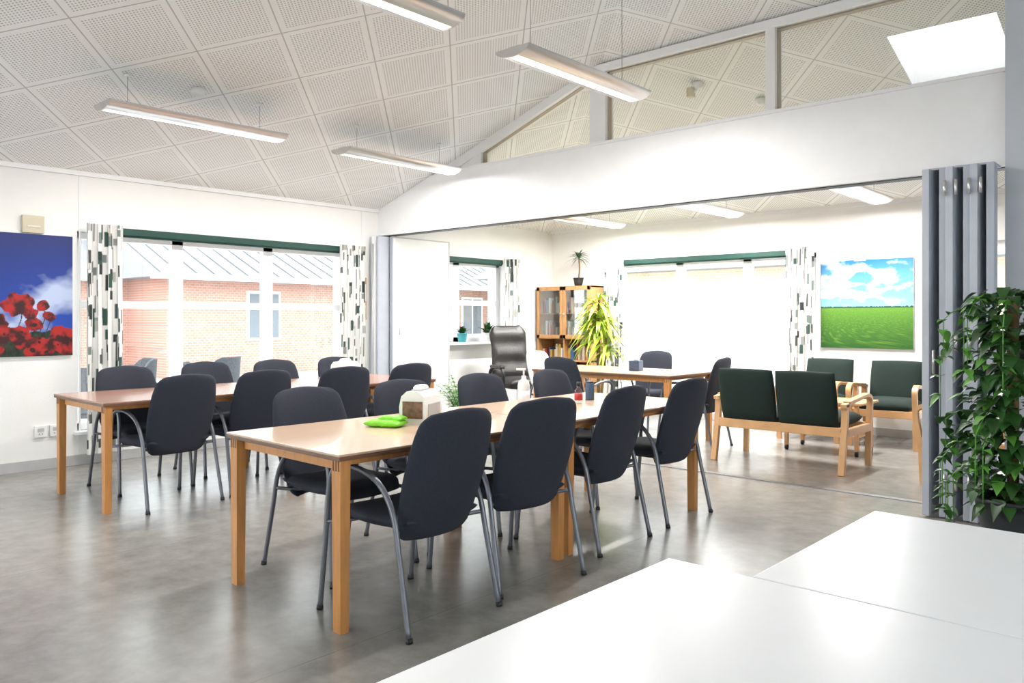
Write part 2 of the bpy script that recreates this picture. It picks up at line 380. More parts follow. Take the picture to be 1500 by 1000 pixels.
# folding doors
def panel(b, x0, y0, x1, y1, mA, t=0.045, z0=0.012, z1=2.29):
    d = Vector((x1-x0, y1-y0, 0)); L = d.length; a = math.atan2(d.y, d.x); R = Matrix.Rotation(a, 3, 'Z')
    b.box(((x0+x1)/2, (y0+y1)/2, (z0+z1)/2), (L, t, z1-z0), mA, 0.004, R)
b = B()
xs = [-1.47, -1.395, -1.33, -1.255, -1.19, -1.125]
for i, x in enumerate(xs):
    n = 0.012*(1 if i % 2 else -1); panel(b, x+n, 5.70+0.02*(i % 2), x-n, 5.94, DOORG)
    panel(b, x-n, 5.94, x-n, 5.97, DOORD, 0.02)
for i, x in enumerate(xs[1:5]):
    for z in (0.25, 1.15, 2.15):
        b.tube([(x+0.03, 5.685, z-0.05), (x+0.03, 5.685, z+0.05)], 0.010, ALU)
b.tube([(xs[1]-0.03, 5.69, 0.95), (xs[1]-0.03, 5.66, 0.95), (xs[1]-0.03, 5.66, 1.1), (xs[1]-0.03, 5.69, 1.1)], 0.007, ALU)
b.bb(-1.50, -1.10, 5.76, 5.97, 2.288, 2.30, DOORG)
b.done('folding_door')
b = B()
panel(b, -7.595, 5.90, -7.595, 6.06, DOORG); panel(b, -7.54, 5.88, -7.54, 6.07, DOORW); panel(b, -7.48, 5.90, -7.48, 6.06, DOORG, .035)
panel(b, -7.44, 6.085, -7.44, 7.00, DOORW)
b.bb(-7.465, -7.415, 6.075, 6.09, .012, 2.29, DOORG); b.bb(-7.464, -7.414, 7.0, 7.012, .012, 2.29, BASE); b.bb(-7.464, -7.412, 6.08, 7.01, 2.28, 2.295, BASE)  # grey edge strips; the right one paints in the shadow along the panel
b.tube([(-7.52, 5.865, 0.3), (-7.52, 5.865, 2.2)], 0.008, ALU)
b.tube([(-7.42, 6.17, 1.12), (-7.395, 6.17, 1.12), (-7.395, 6.17, 1.28), (-7.42, 6.17, 1.28)], 0.007, ALU)
b.done('folding_door')

# ---------------------------------------------------------------- blinds, curtains, posters
def blind(axis, pos, sgn, a0, a1, z):
    b = B()
    if axis == 'X': b.bb(pos+0.005, pos+0.07, a0, a1, z-0.03, z+0.035, GREENB, 0.008); b.tube([(pos+0.04, a0, z-0.035), (pos+0.04, a1, z-0.035)], 0.012, GREENB)
    else: b.bb(a0, a1, pos-0.07, pos-0.005, z-0.03, z+0.035, GREENB, 0.008); b.tube([(a0, pos-0.04, z-0.035), (a1, pos-0.04, z-0.035)], 0.012, GREENB)
    b.done('roller_blind')
blind('X', XW, 1, 2.95, 5.45, 2.11); blind('X', XW, 1, 7.0, 8.2, 2.10); blind('Y', YF, 1, -6.3, -3.9, 2.10)

def colormesh(name, pts, W, cols, m, smooth=False, loc=(0, 0, 0)):
    n = len(pts)//W; fs = [(j*W+i, j*W+i+1, (j+1)*W+i+1, (j+1)*W+i) for j in range(n-1) for i in range(W-1)]
    me = bpy.data.meshes.new(name); me.from_pydata(pts, [], fs); me.materials.append(m)
    ca = me.color_attributes.new('Col', 'FLOAT_COLOR', 'POINT')
    for i, c in enumerate(cols): ca.data[i].color = (c[0], c[1], c[2], 1)
    if smooth: me.polygons.foreach_set('use_smooth', [True]*len(me.polygons))
    return place(me, name, loc)
def curtain(axis, pos, a0, a1, z0=0.10, z1=2.16, seed=1):
    rnd = random.Random(seed); flat = (a1-a0)*1.9; rects = []
    for _ in range(int(flat*230*(z1-z0)/2)):
        u = rnd.random()*flat; z = z0+rnd.random()*(z1-z0); t = rnd.random()
        if t < 0.36: rects.append((u, z, rnd.uniform(.022, .038), rnd.uniform(.07, .15), rnd.choice([(0.02, 0.03, 0.03), (0.03, 0.075, 0.06), (0.06, 0.07, 0.065)])))
        elif t < 0.70: rects.append((u, z, rnd.uniform(.02, .042), rnd.uniform(.06, .14), rnd.choice([(0.26, 0.27, 0.26), (0.40, 0.40, 0.37), (0.16, 0.20, 0.19)])))
        else: rects.append((u, z, 0.008, rnd.uniform(.10, .25), (0.08, 0.09, 0.09)))
    W = 96; H = 230; pts = []; nf = (a1-a0)/0.085
    for j in range(H):
        z = z0+(z1-z0)*j/(H-1)
        for i in range(W):
            u = i/(W-1); ph = u*nf*2*math.pi; amp = 0.030*(0.6+0.4*(1-j/H))
            a = a0+(a1-a0)*u+0.012*math.sin(ph*2+1); d = 0.115+amp*math.sin(ph)+0.006*math.sin(z*5+u*9)
            pts.append((pos+d, a, z) if axis == 'X' else (a, pos-d, z))
    grid = [[(0.74, 0.73, 0.71)]*W for _ in range(H)]
    for (u, z, w, hh, c) in rects:
        i0 = int(u/flat*(W-1)); i1 = int((u+w)/flat*(W-1)); j0 = int((z-z0)/(z1-z0)*(H-1)); j1 = int((z+hh-z0)/(z1-z0)*(H-1))
        for j in range(max(0, j0), min(H, j1)):
            for i in range(max(0, i0), min(W, max(i1, i0+1))): grid[j][i] = c
    colormesh('curtain', pts, W, [c for r in grid for c in r], ATC, True)
curtain('X', XW, 2.69, 3.02, seed=3); curtain('X', XW, 5.40, 5.76, seed=4)
curtain('X', XW, 8.16, 8.50, z0=1.02, seed=5); curtain('Y', YF, -6.60, -6.27, seed=6); curtain('Y', YF, -3.95, -3.60, seed=8)

def N(x, y, z=0): return noise.noise(Vector((x, y, z)))
def fbm(x, y, z=0): return N(x, y, z)+0.5*N(2*x, 2*y, z)+0.25*N(4*x, 4*y, z)+0.12*N(8*x, 8*y, z)
def mixc(a, c, t): t = max(0, min(1, t)); return tuple(a[i]*(1-t)+c[i]*t for i in range(3))
rnd = random.Random(5)
pop = [(rnd.uniform(1.1, 2.61), rnd.uniform(1.02, 1.20), rnd.uniform(.05, .085)) for _ in range(44)]
pop += [(2.02, 1.28, .09), (2.30, 1.26, .07), (2.52, 1.16, .08), (2.42, 1.33, .05), (2.37, 1.42, .055), (2.27, 1.36, .065), (2.19, 1.43, .125), (1.9, 1.5, .12), (1.6, 1.4, .12)]
def poppy(y, z):
    c = mixc((0.007, 0.055, 0.38), (0.001, 0.012, 0.14), (z-1.35)/0.7)
    cl = fbm(y*3.1+3, z*4.4)*1.2+1.0-abs(z-1.50+0.5*(2.5-y))*4.2
    c = mixc(c, (0.46, 0.54, 0.76), cl*0.9)
    if z < 1.20+0.05*fbm(y*6, 1): c = mixc((0.006, 0.012, 0.008), (0.03, 0.05, 0.02), fbm(y*20, z*20)+.3)
    for (py, pz, r) in pop:
        dy = y-py
        if abs(dy-0.02*math.sin(z*20)) < 0.004 and z < pz: c = (0.02, 0.035, 0.02)
    for (py, pz, r) in pop:
        d = math.hypot(y-py, (z-pz)*1.2)/r; d += 0.4*N(y*18, z*18, py)
        if d < 1: c = mixc((0.42, 0.012, 0.010), (0.04, 0.002, 0.003), 0.5+1.8*fbm(y*12+py, z*12)+(pz-z)*4)
        if d < 0.16: c = (0.02, 0.005, 0.005)
    return c
def poster(name, axis, pos, a0, a1, z0, z1, fn, nx, nz, side):
    b = B(); bpts = []; cols = []
    for j in range(nz):
        for i in range(nx):
            a = a0+(a1-a0)*i/(nx-1); z = z0+(z1-z0)*j/(nz-1)
            bpts.append((pos+side*0.034, a, z) if axis == 'X' else (a, pos+side*0.034, z)); cols.append(fn(a, z))
    e = bpy.data.objects.new(name, None); bpy.context.scene.collection.objects.link(e)
    o = colormesh('print', bpts, nx, cols, ATT); o.parent = e
    if axis == 'X': b.bb(pos, pos+side*0.032, a0, a1, z0, z1, TRIM)
    else: b.bb(a0, a1, pos, pos+side*0.032, z0, z1, TRIM)
    p = b.done('canvas_frame'); p.parent = e
poster('poppy_poster', 'X', XW, 1.10, 2.61, 0.985, 2.035, poppy, 300, 210, 1)
def field(x, z):
    u = (x+3.55)/1.0; v = (z-0.975)/1.005; hz = 0.455
    if v < hz:
        t = (hz-v)/hz; c = mixc((0.10, 0.26, 0.02), (0.008, 0.08, 0.003), t**0.6)
        g = N(u*70*(1.1-t)+9, v*22/(0.15+t), 2); return mixc(c, (0.22, 0.40, 0.03), g*0.6)
    t = (v-hz)/(1-hz); c = mixc((0.22, 0.52, 0.64), (0.005, 0.14, 0.38), t)
    cl = fbm(u*4+1.7, v*8+0.5, 4)*1.6+0.38-0.9*abs(t-0.5)+(0.3 if u < .5 else 0)*(t > .5)
    c = mixc(c, mixc((0.74, 0.78, 0.80), (0.42, 0.50, 0.58), fbm(u*6, v*9+.1, 7)+.2), cl)
    if v < hz+0.018+0.012*N(u*40, 3): c = (0.02, 0.06, 0.03)
    return c
poster('landscape_poster', 'Y', YF, -3.55, -2.545, 0.975, 1.98, field, 200, 200, -1)

b = B(); b.box((XW+0.02, 2.30, 2.12), (0.04, 0.17, 0.15), CREAM, 0.006); b.box((XW+0.045, 2.30, 2.10), (0.006, 0.10, 0.01), WPLAS, 0.001); b.done('wall_thermostat')
b = B(); b.box((-3.11, YF-0.02, 2.04), (0.13, 0.04, 0.15), CREAM, 0.006); b.box((-3.11, YF-0.045, 2.02), (0.08, 0.006, 0.01), WPLAS, 0.001); b.done('wall_thermostat')
b = B()
for yv in (2.36, 2.48):
    b.box((XW+0.012, yv, 0.33), (0.024, 0.095, 0.10), WPLAS, 0.005); b.box((XW+0.026, yv, 0.345), (0.004, 0.05, 0.03), BASE, 0.001)
    for q in (-.012, .012): b.tube([(XW+0.024, yv+q, 0.31), (XW+0.028, yv+q, 0.31)], 0.004, BLACK)
b.done('wall_socket')
b = B(); b.box((XW+0.015, 5.82, 1.55), (0.03, 0.06, 0.5), CABW, 0.004); b.box((XW+0.033, 5.82, 1.62), (0.005, 0.04, 0.2), WPLAS, 0.001); b.box((XW+0.033, 5.82, 1.42), (0.005, 0.04, 0.1), BOOKM[2], 0.001); b.done('notice_board')

# ---------------------------------------------------------------- pendant lamps
def pendant(x, y0, y1, z, power=42):
    b = B(); n = 16; L = y1-y0; RX, RZ = 0.145, 0.060
    def arc(a0, a1, m):
        pr = []
        for i in range(n+1):
            a = a0+(a1-a0)*i/n; pr.append((RX*math.cos(a), RZ*math.sin(a)))
        for i in range(n, -1, -1):
            a = a0+(a1-a0)*i/n; pr.append(((RX-.008)*math.cos(a), (RZ-.008)*math.sin(a)))
        vs = [(p[0], -L/2, p[1]) for p in pr]+[(p[0], L/2, p[1]) for p in pr]; k = len(pr)
        b.add(vs, [(i, (i+1) % k, k+(i+1) % k, k+i) for i in range(k)], m, False)
    arc(math.pi, math.pi*1.40, ALU); arc(math.pi*1.60, math.pi*2, ALU)
    b.bb(-0.046, 0.046, -L/2+0.01, L/2-0.01, -0.054, -0.044, LAMPW)
    b.bb(-0.05, 0.05, -L/2+0.01, L/2-0.01, -0.044, 0.012, ALU, 0.003)
    for s in (-1, 1): b.prism([(RX*math.cos(a), RZ*math.sin(a)) for a in [math.pi+math.pi*i/12 for i in range(13)]], s*L/2-0.006, s*L/2+0.006, ALU)
    for i in range(1, 24): yy = -L/2+L*i/24; b.bb(-RX+.008, RX-.008, yy-0.003, yy+0.003, -0.006, 0.0, ALU)
    for s in (-1, 1):
        yy = s*(L/2-0.18); zt = ceilz(x, (y0+y1)/2+yy)-z
        b.tube([(0, yy, 0.01), (0, yy, zt)], 0.002, STEEL, 6); b.tube([(0, yy, zt-0.02), (0, yy, zt)], 0.022, WPLAS, 12)
    o = b.done('pendant_lamp', (x, (y0+y1)/2, z))
    ld = bpy.data.lights.new('pendant_fill', 'AREA'); ld.shape = 'RECTANGLE'; ld.size = 0.08; ld.size_y = L-0.1; ld.energy = power; ld.color = (1, 0.975, 0.94)  # area light under the fixture, boosted to fill the room
    lo = bpy.data.objects.new('pendant_fill', ld); bpy.context.scene.collection.objects.link(lo); lo.parent = o; lo.location = (0, 0, -0.064)
for a in ((-6.1, 2.29, 3.74, 2.888, 32), (-6.1, 4.39, 5.80, 2.888, 36), (-3.44, 3.81, 5.24, 3.06, 46), (-3.40, 1.75, 3.20, 3.06, 32)): pendant(*a)
for x in (-6.1, -4.42, -2.75): pendant(x, 7.42, 8.86, 2.58, 68)  # unlit fixtures; their area lights are added to brighten the far room

def detector(x, y, big=False):
    b = B(); z = ceilz(x, y); b.lathe([(0.055, 0.02), (0.055, -0.015), (0.045, -0.035), (0.02, -0.045)], (0, 0, 0), WPLAS, 20)
    if big: b.box((-0.05, -0.03, -0.07), (0.06, 0.07, 0.09), CREAM, 0.01); b.tube([(0, 0, -0.03), (-.03, -.02, -.07)], 0.012, WPLAS)
    b.done('smoke_detector', (x, y, z-0.015))
detector(-6.09, 3.01); detector(-3.69, 6.67, True); detector(-3.26, 7.1)

# ---------------------------------------------------------------- chairs
def chair_mesh(fab=FABRIC, tube=STEEL):
    b = B()
    def wid(v):
        t = (v+1)/2; w = 0.198+0.045*math.sin(math.pi*min(1, t*0.95+0.02))+0.004*t
        if t > 0.88: w *= math.sqrt(max(0, 1-((t-0.88)/0.12)**3*0.36))
        if t < 0.08: w *= math.sqrt(max(0, 1-((0.08-t)/0.08)**2*0.30))
        return w
    def f(u, v):
        t = (v+1)/2; x = u*wid(v); z = 0.365+0.56*t
        if t > .80: z -= 0.020*(u*u)*(t-.80)/.20
        y = -0.215-0.145*t**1.25+0.055*u*u*(1-0.35*t)-0.015*math.sin(math.pi*t)
        return (x, y, z)
    b.slab(f, lambda u, v: 0.025*(max(0, 1-abs(u)**6)**.5)*(max(0, 1-abs(v)**8)**.5)+0.002, 18, 24, fab)
    def g(u, v):
        t = (v+1)/2; y = -0.235+0.475*t; w = 0.215+0.02*math.sin(math.pi*t)
        if t > 0.85: w *= math.sqrt(max(0, 1-((t-0.85)/0.15)**2*0.3))
        z = 0.445+0.012*u*u-0.05*max(0, (t-0.8)/0.2)**2-0.012*math.sin(math.pi*t)
        return (u*w, y, z)
    b.slab(g, lambda u, v: 0.033*(max(0, 1-abs(u)**6)**.5)*(max(0, 1-abs(v)**8)**.5)+0.002, 16, 16, fab)
    for s in (-1, 1):
        b.tube([(s*.275, .275, 0.0), (s*.268, .245, .30), (s*.262, .225, .55), (s*.262, .185, .640), (s*.262, .09, .665), (s*.262, -.03, .650), (s*.262, -.13, .60), (s*.262, -.205, .49), (s*.265, -.245, .32), (s*.275, -.315, 0.0)], 0.0125, tube, 10, 5)
        b.tube([(s*.275, .276, 0), (s*.274, .274, .02)], 0.0155, BLACK, 10); b.tube([(s*.275, -.3155, 0), (s*.2745, -.312, .02)], 0.0155, BLACK, 10)
    b.tube([(-.266, .235, .40), (-.18, .16, .405), (.18, .16, .405), (.266, .235, .40)], 0.010, tube, 8, 3)
    b.tube([(-.263, -.222, .42), (-.16, -.16, .405), (.16, -.16, .405), (.263, -.222, .42)], 0.010, tube, 8, 3)
    b.box((0, 0, .405), (.30, .34, .016), BLACK, .004)
    return b
CH = chair_mesh().done('dining_chair', (-2.765, 2.35, 0), 92).data
def chair(x, y, r): return place(CH, 'dining_chair', (x, y, 0), r)
for x, y, r in [(-2.79, 3.02, 82), (-2.88, 3.80, 93), (-2.91, 4.60, 90),
                (-3.50, 2.53, -88), (-3.53, 3.22, -92), (-3.58, 3.98, -90), (-3.50, 4.68, -86),
                (-5.68, 2.55, 94), (-5.72, 3.20, 90), (-5.62, 3.90, 84), (-5.60, 4.56, 88),
                (-6.30, 2.66, -90), (-6.48, 3.42, -92), (-6.36, 4.05, -90), (-6.40, 4.78, -88),
                (-5.02, 6.62, -4), (-4.08, 7.28, 98), (-5.15, 7.98, 178)]: chair(x, y, r)
chair_mesh(WPLAS, STEEL).done('white_chair', (-5.92, 7.38, 0), -85)

# ---------------------------------------------------------------- tables
def table(W, L, top, leg, H=0.745, name='dining_table', loc=(0, 0, 0), rz=0, lt=(0.065, 0.05)):
    b = B()
    b.box((0, 0, H-0.004), (W, L, 0.010), top, 0.003); b.box((0, 0, H-0.018), (W-0.002, L-0.002, 0.020), WOODE, 0.004)
    b.bb(-W/2+.10, W/2-.10, -L/2+.045, -L/2+.065, H-.075, H-.027, leg); b.bb(-W/2+.10, W/2-.10, L/2-.065, L/2-.045, H-.075, H-.027, leg)
    b.bb(-W/2+.045, -W/2+.065, -L/2+.06, L/2-.06, H-.055, H-.027, leg); b.bb(W/2-.065, W/2-.045, -L/2+.06, L/2-.06, H-.055, H-.027, leg)
    for sx in (-1, 1):
        for sy in (-1, 1):
            x = sx*(W/2-.045); y = sy*(L/2-.04)
            b.frus((x, y, 0), (lt[0]*.82, lt[1]*.85), (x, y, H-.027), lt, leg)
            for q in range(3): b.box((x-sx*lt[0]*(-.5+.2+q*.3), y, H-.05), (0.006, lt[1]+.004, .045), WOODE)
    return b.done(name, loc, rz)
table(0.97, 1.47, WOODT, WOODL, loc=(-3.165, 2.68, 0), rz=-1.5); table(0.97, 1.47, WOODT, WOODL, loc=(-3.165, 4.165, 0))
table(0.98, 1.47, WOODR, WOODL, loc=(-6.02, 2.83, 0), rz=-1); table(0.98, 1.47, WOODR, WOODL, loc=(-6.02, 4.32, 0))
table(1.80, 0.92, WOODT, WOODL, loc=(-5.0, 7.32, 0))

def wtable(x0, x1, y0, y1):
    b = B(); W = x1-x0; L = y1-y0; H = .745
    b.box((0, 0, H-.0125), (W, L, .025), WHITE, .004)
    for sx in (-1, 1):
        for sy in (-1, 1): b.tube([(sx*(W/2-.07), sy*(L/2-.07), 0), (sx*(W/2-.07), sy*(L/2-.07), H-.02)], .02, STEEL, 14)
    for sx in (-1, 1): b.box((sx*(W/2-.07), 0, H-.045), (.02, L-.16, .04), STEEL)
    for sy in (-1, 1): b.box((0, sy*(L/2-.07), H-.045), (W-.16, .02, .04), STEEL)
    b.done('white_table', ((x0+x1)/2, (y0+y1)/2, 0))
wtable(-.97, -.172, .02, 1.62); wtable(-.765, .83, 1.622, 2.42)

# ---------------------------------------------------------------- lounge seats
def lounge(name, n, loc, rz):
    b = B(); cw = 0.54; w = n*cw/2
    for s in (-1, 1):
        x0 = s*(w+.015); x1 = s*(w+.065)
        b.strip([(-.37, 0), (-.315, .28), (-.285, .45), (-.28, .585)], x0, x1, .045, WOODB)
        b.strip([(-.33, .575), (-.12, .60), (.12, .625), (.25, .63), (.325, .60), (.335, .53), (.31, .38), (.30, .2), (.29, 0)], x0, x1, .03, WOODB)
        b.bb(min(x0, x1), max(x0, x1), -.30, .30, .31, .375, WOODB, .006)
        b.box(((x0+x1)/2, .0, .622), (.062, .50, .018), WOODB, .008, Matrix.Rotation(math.radians(4.5), 3, 'X'))
    b.bb(-w-.02, w+.02, -.325, -.295, .31, .39, WOODB, .006); b.bb(-w-.02, w+.02, .27, .30, .31, .385, WOODB, .006)
    for i in range(n):
        cx = -w+cw*(i+.5)
        b.cushion((cx, .01, .425), (cw-.01, .60, .13), GFAB)
        b.cushion((cx, -.335, .62), (cw-.012, .49, .12), GFAB, Matrix.Rotation(math.radians(102), 3, 'X'))
        b.box((cx, -.29, .5), (cw-.2, .02, .3), WOODB, .004, Matrix.Rotation(math.radians(12), 3, 'X'))
    return b.done(name, loc, rz)
lounge('two_seat_sofa', 2, (-2.97, 7.10, 0), 0)
lounge('armchair', 1, (-3.36, 8.74, 0), 180); lounge('armchair', 1, (-2.62, 8.74, 0), 184); lounge('armchair', 1, (-1.50, 7.12, 0), 90)
b = B(); b.box((0, 0, .50), (.80, .50, .025), WOODB, .008)
for sx in (-1, 1):
    for sy in (-1, 1):
        b.box((sx*.34, sy*.2, .27), (.035, .035, .44), WOODB, .004); b.tube([(sx*.34-.012, sy*.2, .027), (sx*.34+.012, sy*.2, .027)], .027, BLACK, 14)
        b.tube([(sx*.34, sy*.2, .025), (sx*.34, sy*.2, .06)], .007, ALU)
b.box((0, 0, .18), (.68, .42, .018), WOODB, .004); b.done('coffee_table', (-2.95, 7.95, 0))

# leather office chair
b = B()
def f(u, v):
    t = (v+1)/2; w = .27-.02*t+.01*math.sin(t*9)
    if t > .85: w *= math.sqrt(1-((t-.85)/.15)**2*.5)
    return (u*w, -.24-.16*t+.05*u*u, .48+.74*t)
def thk(u, v): return (.055+.012*math.cos(v*9.5))*(max(0, 1-abs(u)**5)**.5)*(max(0, 1-abs(v)**8)**.5)+.003
b.slab(f, thk, 18, 34, LEATHER); b.cushion((0, .02, .49), (.52, .54, .15), LEATHER)
for s in (-1, 1):
    b.tube([(s*.29, -.2, .50), (s*.32, -.2, .62), (s*.32, -.08, .69), (s*.32, .15, .68), (s*.32, .20, .58), (s*.28, .12, .46)], .02, BLACK, 10, 5)
    b.box((s*.32, .02, .70), (.07, .32, .04), LEATHER, .015)
b.tube([(0, 0, .08), (0, 0, .44)], .03, ALU, 14)
for i in range(5):
    a = i*2*math.pi/5; b.tube([(0, 0, .11), (.30*math.cos(a), .30*math.sin(a), .07)], [.028, .018], BLACK, 8); b.lathe([(.01, -.03), (.025, -.02), (.028, 0), (.02, .02)], (.30*math.cos(a), .30*math.sin(a), .03), BLACK, 12)
b.done('leather_office_chair', (-6.80, 7.66, 0), -112)

# ---------------------------------------------------------------- cabinet
b = B(); W, D, H = .98, .38, 1.78
b.bb(-W/2, -W/2+.022, -D/2, D/2, 0, H, CABW, .002); b.bb(W/2-.022, W/2, -D/2, D/2, 0, H, CABW, .002)
b.bb(-W/2, W/2, -D/2, D/2, H-.025, H, CABW, .003); b.bb(-W/2, W/2, D/2-.012, D/2, 0, H, CABW); b.bb(-W/2, W/2, -D/2+.01, D/2, 0, .07, CABW)
b.bb(-.01, .01, -D/2+.01, D/2, 0, H, CABW)
for z in (.07, .40, .70, 1.02): b.bb(-W/2, W/2, -D/2+.01, D/2, z, z+.022, CABW)
b.bb(-W/2, W/2, -D/2+.03, D/2, 1.38, 1.395, CABW)
for s in (-1, 1):
    x0, x1 = (-W/2+.004, -.004) if s < 0 else (.004, W/2-.004); y0, y1 = -D/2-.018, -D/2
    b.bb(x0, x0+.05, y0, y1, 1.03, H-.004, CABW, .002); b.bb(x1-.05, x1, y0, y1, 1.03, H-.004, CABW, .002)
    b.bb(x0, x1, y0, y1, 1.03, 1.08, CABW, .002); b.bb(x0, x1, y0, y1, H-.06, H-.004, CABW, .002); b.bb(x0+.05, x1-.05, y0+.006, y0+.01, 1.08, H-.06, CLEAR)
    b.tube([(s*.03, y0-.02, 1.38), (s*.03, y0, 1.38)], .01, ALU)
rnd = random.Random(2)
for z in (.422, .722, 1.042, 1.395, .092):
    for s in (-1, 1):
        x = -.46 if s < 0 else .015
        lim = x+.42
        while x < lim:
            if rnd.random() < .12: x += .05; continue
            w = rnd.uniform(.018, .045); hh = rnd.uniform(.14, .25); b.bb(x, x+w-.002, -.10, .12, z, z+hh, rnd.choice(BOOKM+[WPLAS]), .001); x += w
b.done('display_cabinet', (-7.11, 9.16, 0))

# ---------------------------------------------------------------- plants
def pot(b, r, h, m, z=0, c=(0, 0)):
    b.lathe([(r*.72, z), (r*.9, z+h*.6), (r, z+h*.92), (r*1.05, z+h*.93), (r*1.05, z+h), (r*.93, z+h), (r*.9, z+h*.9)], (c[0], c[1], 0), m)
    b.lathe([(r*.9, z+h*.88), (r*.4, z+h*.9)], (c[0], c[1], 0), SOIL)
b = B(); rnd = random.Random(11); pot(b, .075, .12, DPOT)
b.tube([(0, 0, .1), (.02, 0, .25), (.0, .01, .40)], .010, STEM, 8, 3)
for k in range(60):
    a = rnd.random()*6.28; e = rnd.uniform(-.1, 1.2); d = (math.cos(a)*math.cos(e), math.sin(a)*math.cos(e), math.sin(e)); b.leaf((0, .01, .38+rnd.uniform(0, .06)), d, rnd.uniform(.17, .24), .018, .5, LEAF4)
b.done('potted_dracaena', (-6.92, 9.08, 1.78))
b = B(); pot(b, .17, .32, WPLAS)
for (hx_, hy_, hz_) in ((0, 0, 1.62), (.10, .03, 1.22), (-.08, .05, 1.38)):
    b.tube([(hx_*.3, hy_*.3, .28), (hx_*.7, hy_, hz_*.6), (hx_, hy_, hz_)], .016, STEM, 8, 3)
    for k in range(60):
        a = rnd.random()*6.28; e = rnd.uniform(-.2, 1.3); d = (math.cos(a)*math.cos(e), math.sin(a)*math.cos(e), math.sin(e))
        b.leaf((hx_, hy_, hz_-rnd.uniform(0, .45)), d, rnd.uniform(.28, .46), rnd.uniform(.04, .065), rnd.uniform(.4, 1.1), LEAF2)
b.done('corn_plant', (-6.14, 8.50, 0))
b = B(); pot(b, .16, .26, DPOT)
for k in range(30):
    a = rnd.random()*6.28; e = rnd.uniform(.8, 1.45); L = rnd.uniform(.5, .78); d = Vector((math.cos(a)*math.cos(e), math.sin(a)*math.cos(e), math.sin(e)))
    pts = [Vector((0, 0, .25))+d*L*t+Vector((0, 0, -.35*L*t*t)) for t in [i/8 for i in range(9)]]
    b.tube(pts, [.004, .0015], LEAF3, 5)
    for i in range(2, 9):
        dd = (pts[i]-pts[i-1]).normalized(); sd = dd.cross(Vector((0, 0, 1))).normalized()
        for s in (-1, 1): b.leaf(pts[i], dd*.7+sd*s, .15*(1.15-i/10), .03, .35, LEAF3, 3)
b.done('potted_fern', (-5.80, 5.66, 0))
b = B(); pot(b, .19, .30, DPOT); rnd = random.Random(21)
b.tube([(0, 0, .25), (0, 0, 1.42)], .03, STEM, 10)
def heart(base, d, L, m, droop):
    b.leaf(base, d, L, L*.85, droop, m, 6, .55)
for k in range(760):
    z = rnd.uniform(.25, 1.48); a = rnd.random()*6.28; r0 = rnd.uniform(.05, .20)*(1.25-.45*abs(z-.85)); c = Vector((math.cos(a)*r0, math.sin(a)*r0, z))
    d = Vector((math.cos(a+rnd.uniform(-.6, .6)), math.sin(a+rnd.uniform(-.6, .6)), rnd.uniform(-.7, .5)))
    heart(c, d, rnd.uniform(.05, .11), LEAF1 if rnd.random() < .86 else LEAF3, rnd.uniform(.2, .8))
for k in range(16):
    a = rnd.uniform(2.4, 5.6); h0 = rnd.uniform(.3, 1.45); L = rnd.uniform(.2, .5)
    p0 = Vector((math.cos(a)*.1, math.sin(a)*.1, h0)); pts = [p0+Vector((math.cos(a)*.26*min(1, t*1.5), math.sin(a)*.26*min(1, t*1.5), .10*math.sin(t*3)-L*t*t)) for t in [i/9 for i in range(10)]]
    pts = [p if p.z > .04 else Vector((p.x, p.y, .04)) for p in pts]
    b.tube(pts, .003, LEAF3, 5)
    for p in pts[2:]:
        for _ in range(2): heart(p, (rnd.uniform(-1, 1), rnd.uniform(-1, 1), rnd.uniform(-.8, .3)), rnd.uniform(.045, .08), LEAF1 if rnd.random() < .6 else LEAF3, .4)
b.done('pothos_plant', (-0.90, 5.20, 0))
def sillplant(y, potm, n, m, L):
    b = B(); pot(b, .068, .12, potm)
    for k in range(n):
        a = rnd.random()*6.28; e = rnd.uniform(.6, 1.45); b.leaf((0, 0, .10), (math.cos(a)*math.cos(e), math.sin(a)*math.cos(e), math.sin(e)), rnd.uniform(.5, 1)*L, .055, .3, m)
    b.done('potted_plant', (XW+0.11, y, 1.0))
sillplant(7.36, TEAL, 40, LEAF1, .20); sillplant(7.84, WPLAS, 60, LEAF1, .27)

# ---------------------------------------------------------------- small items on tables
def dispenser(x, y, z, rz, pm, sc=1.0):
    b = B(); b.T = Matrix.Scale(sc, 4)
    pr = [(-.075, 0), (.075, 0), (.078, .09), (.066, .145), (.035, .172), (-.035, .172), (-.066, .145), (-.078, .09)]
    b.prism(pr, -.11, .11, WPLAS); b.box((0, 0, .174), (.05, .14, .012), BASE, .004); b.box((0, -.111, .075), (.115, .004, .09), pm, .001); b.box((.078, 0, .07), (.003, .16, .07), BASE, .001)
    b.cushion((0, 0, .185), (.05, .10, .03), WHITE)
    b.done('tissue_dispenser', (x, y, z), rz)
TZ = .7465
dispenser(-3.25, 2.86, TZ, 25, BROWN, 1.0); dispenser(-5.98, 4.35, TZ, 5, BASE)
b = B(); b.cushion((0, 0, .018), (.20, .13, .035), LIME, p=4); b.cushion((.03, .02, .04), (.13, .09, .025), LIME, p=4); b.box((0, 0, .036), (.07, .04, .004), WPLAS, .001); b.done('wet_wipes_package', (-3.25, 2.62, TZ), 25)
b = B(); b.lathe([(.035, 0), (.038, .01), (.038, .15), (.030, .175), (.014, .19), (.014, .21)], (0, 0, 0), WPLAS); b.tube([(0, 0, .21), (0, 0, .245)], .006, WPLAS); b.box((.018, 0, .248), (.06, .016, .012), WPLAS, .003); b.lathe([(.0385, .04), (.0385, .12)], (0, 0, 0), WHITE); b.done('sanitizer_bottle', (-3.21, 3.66, TZ), 200)
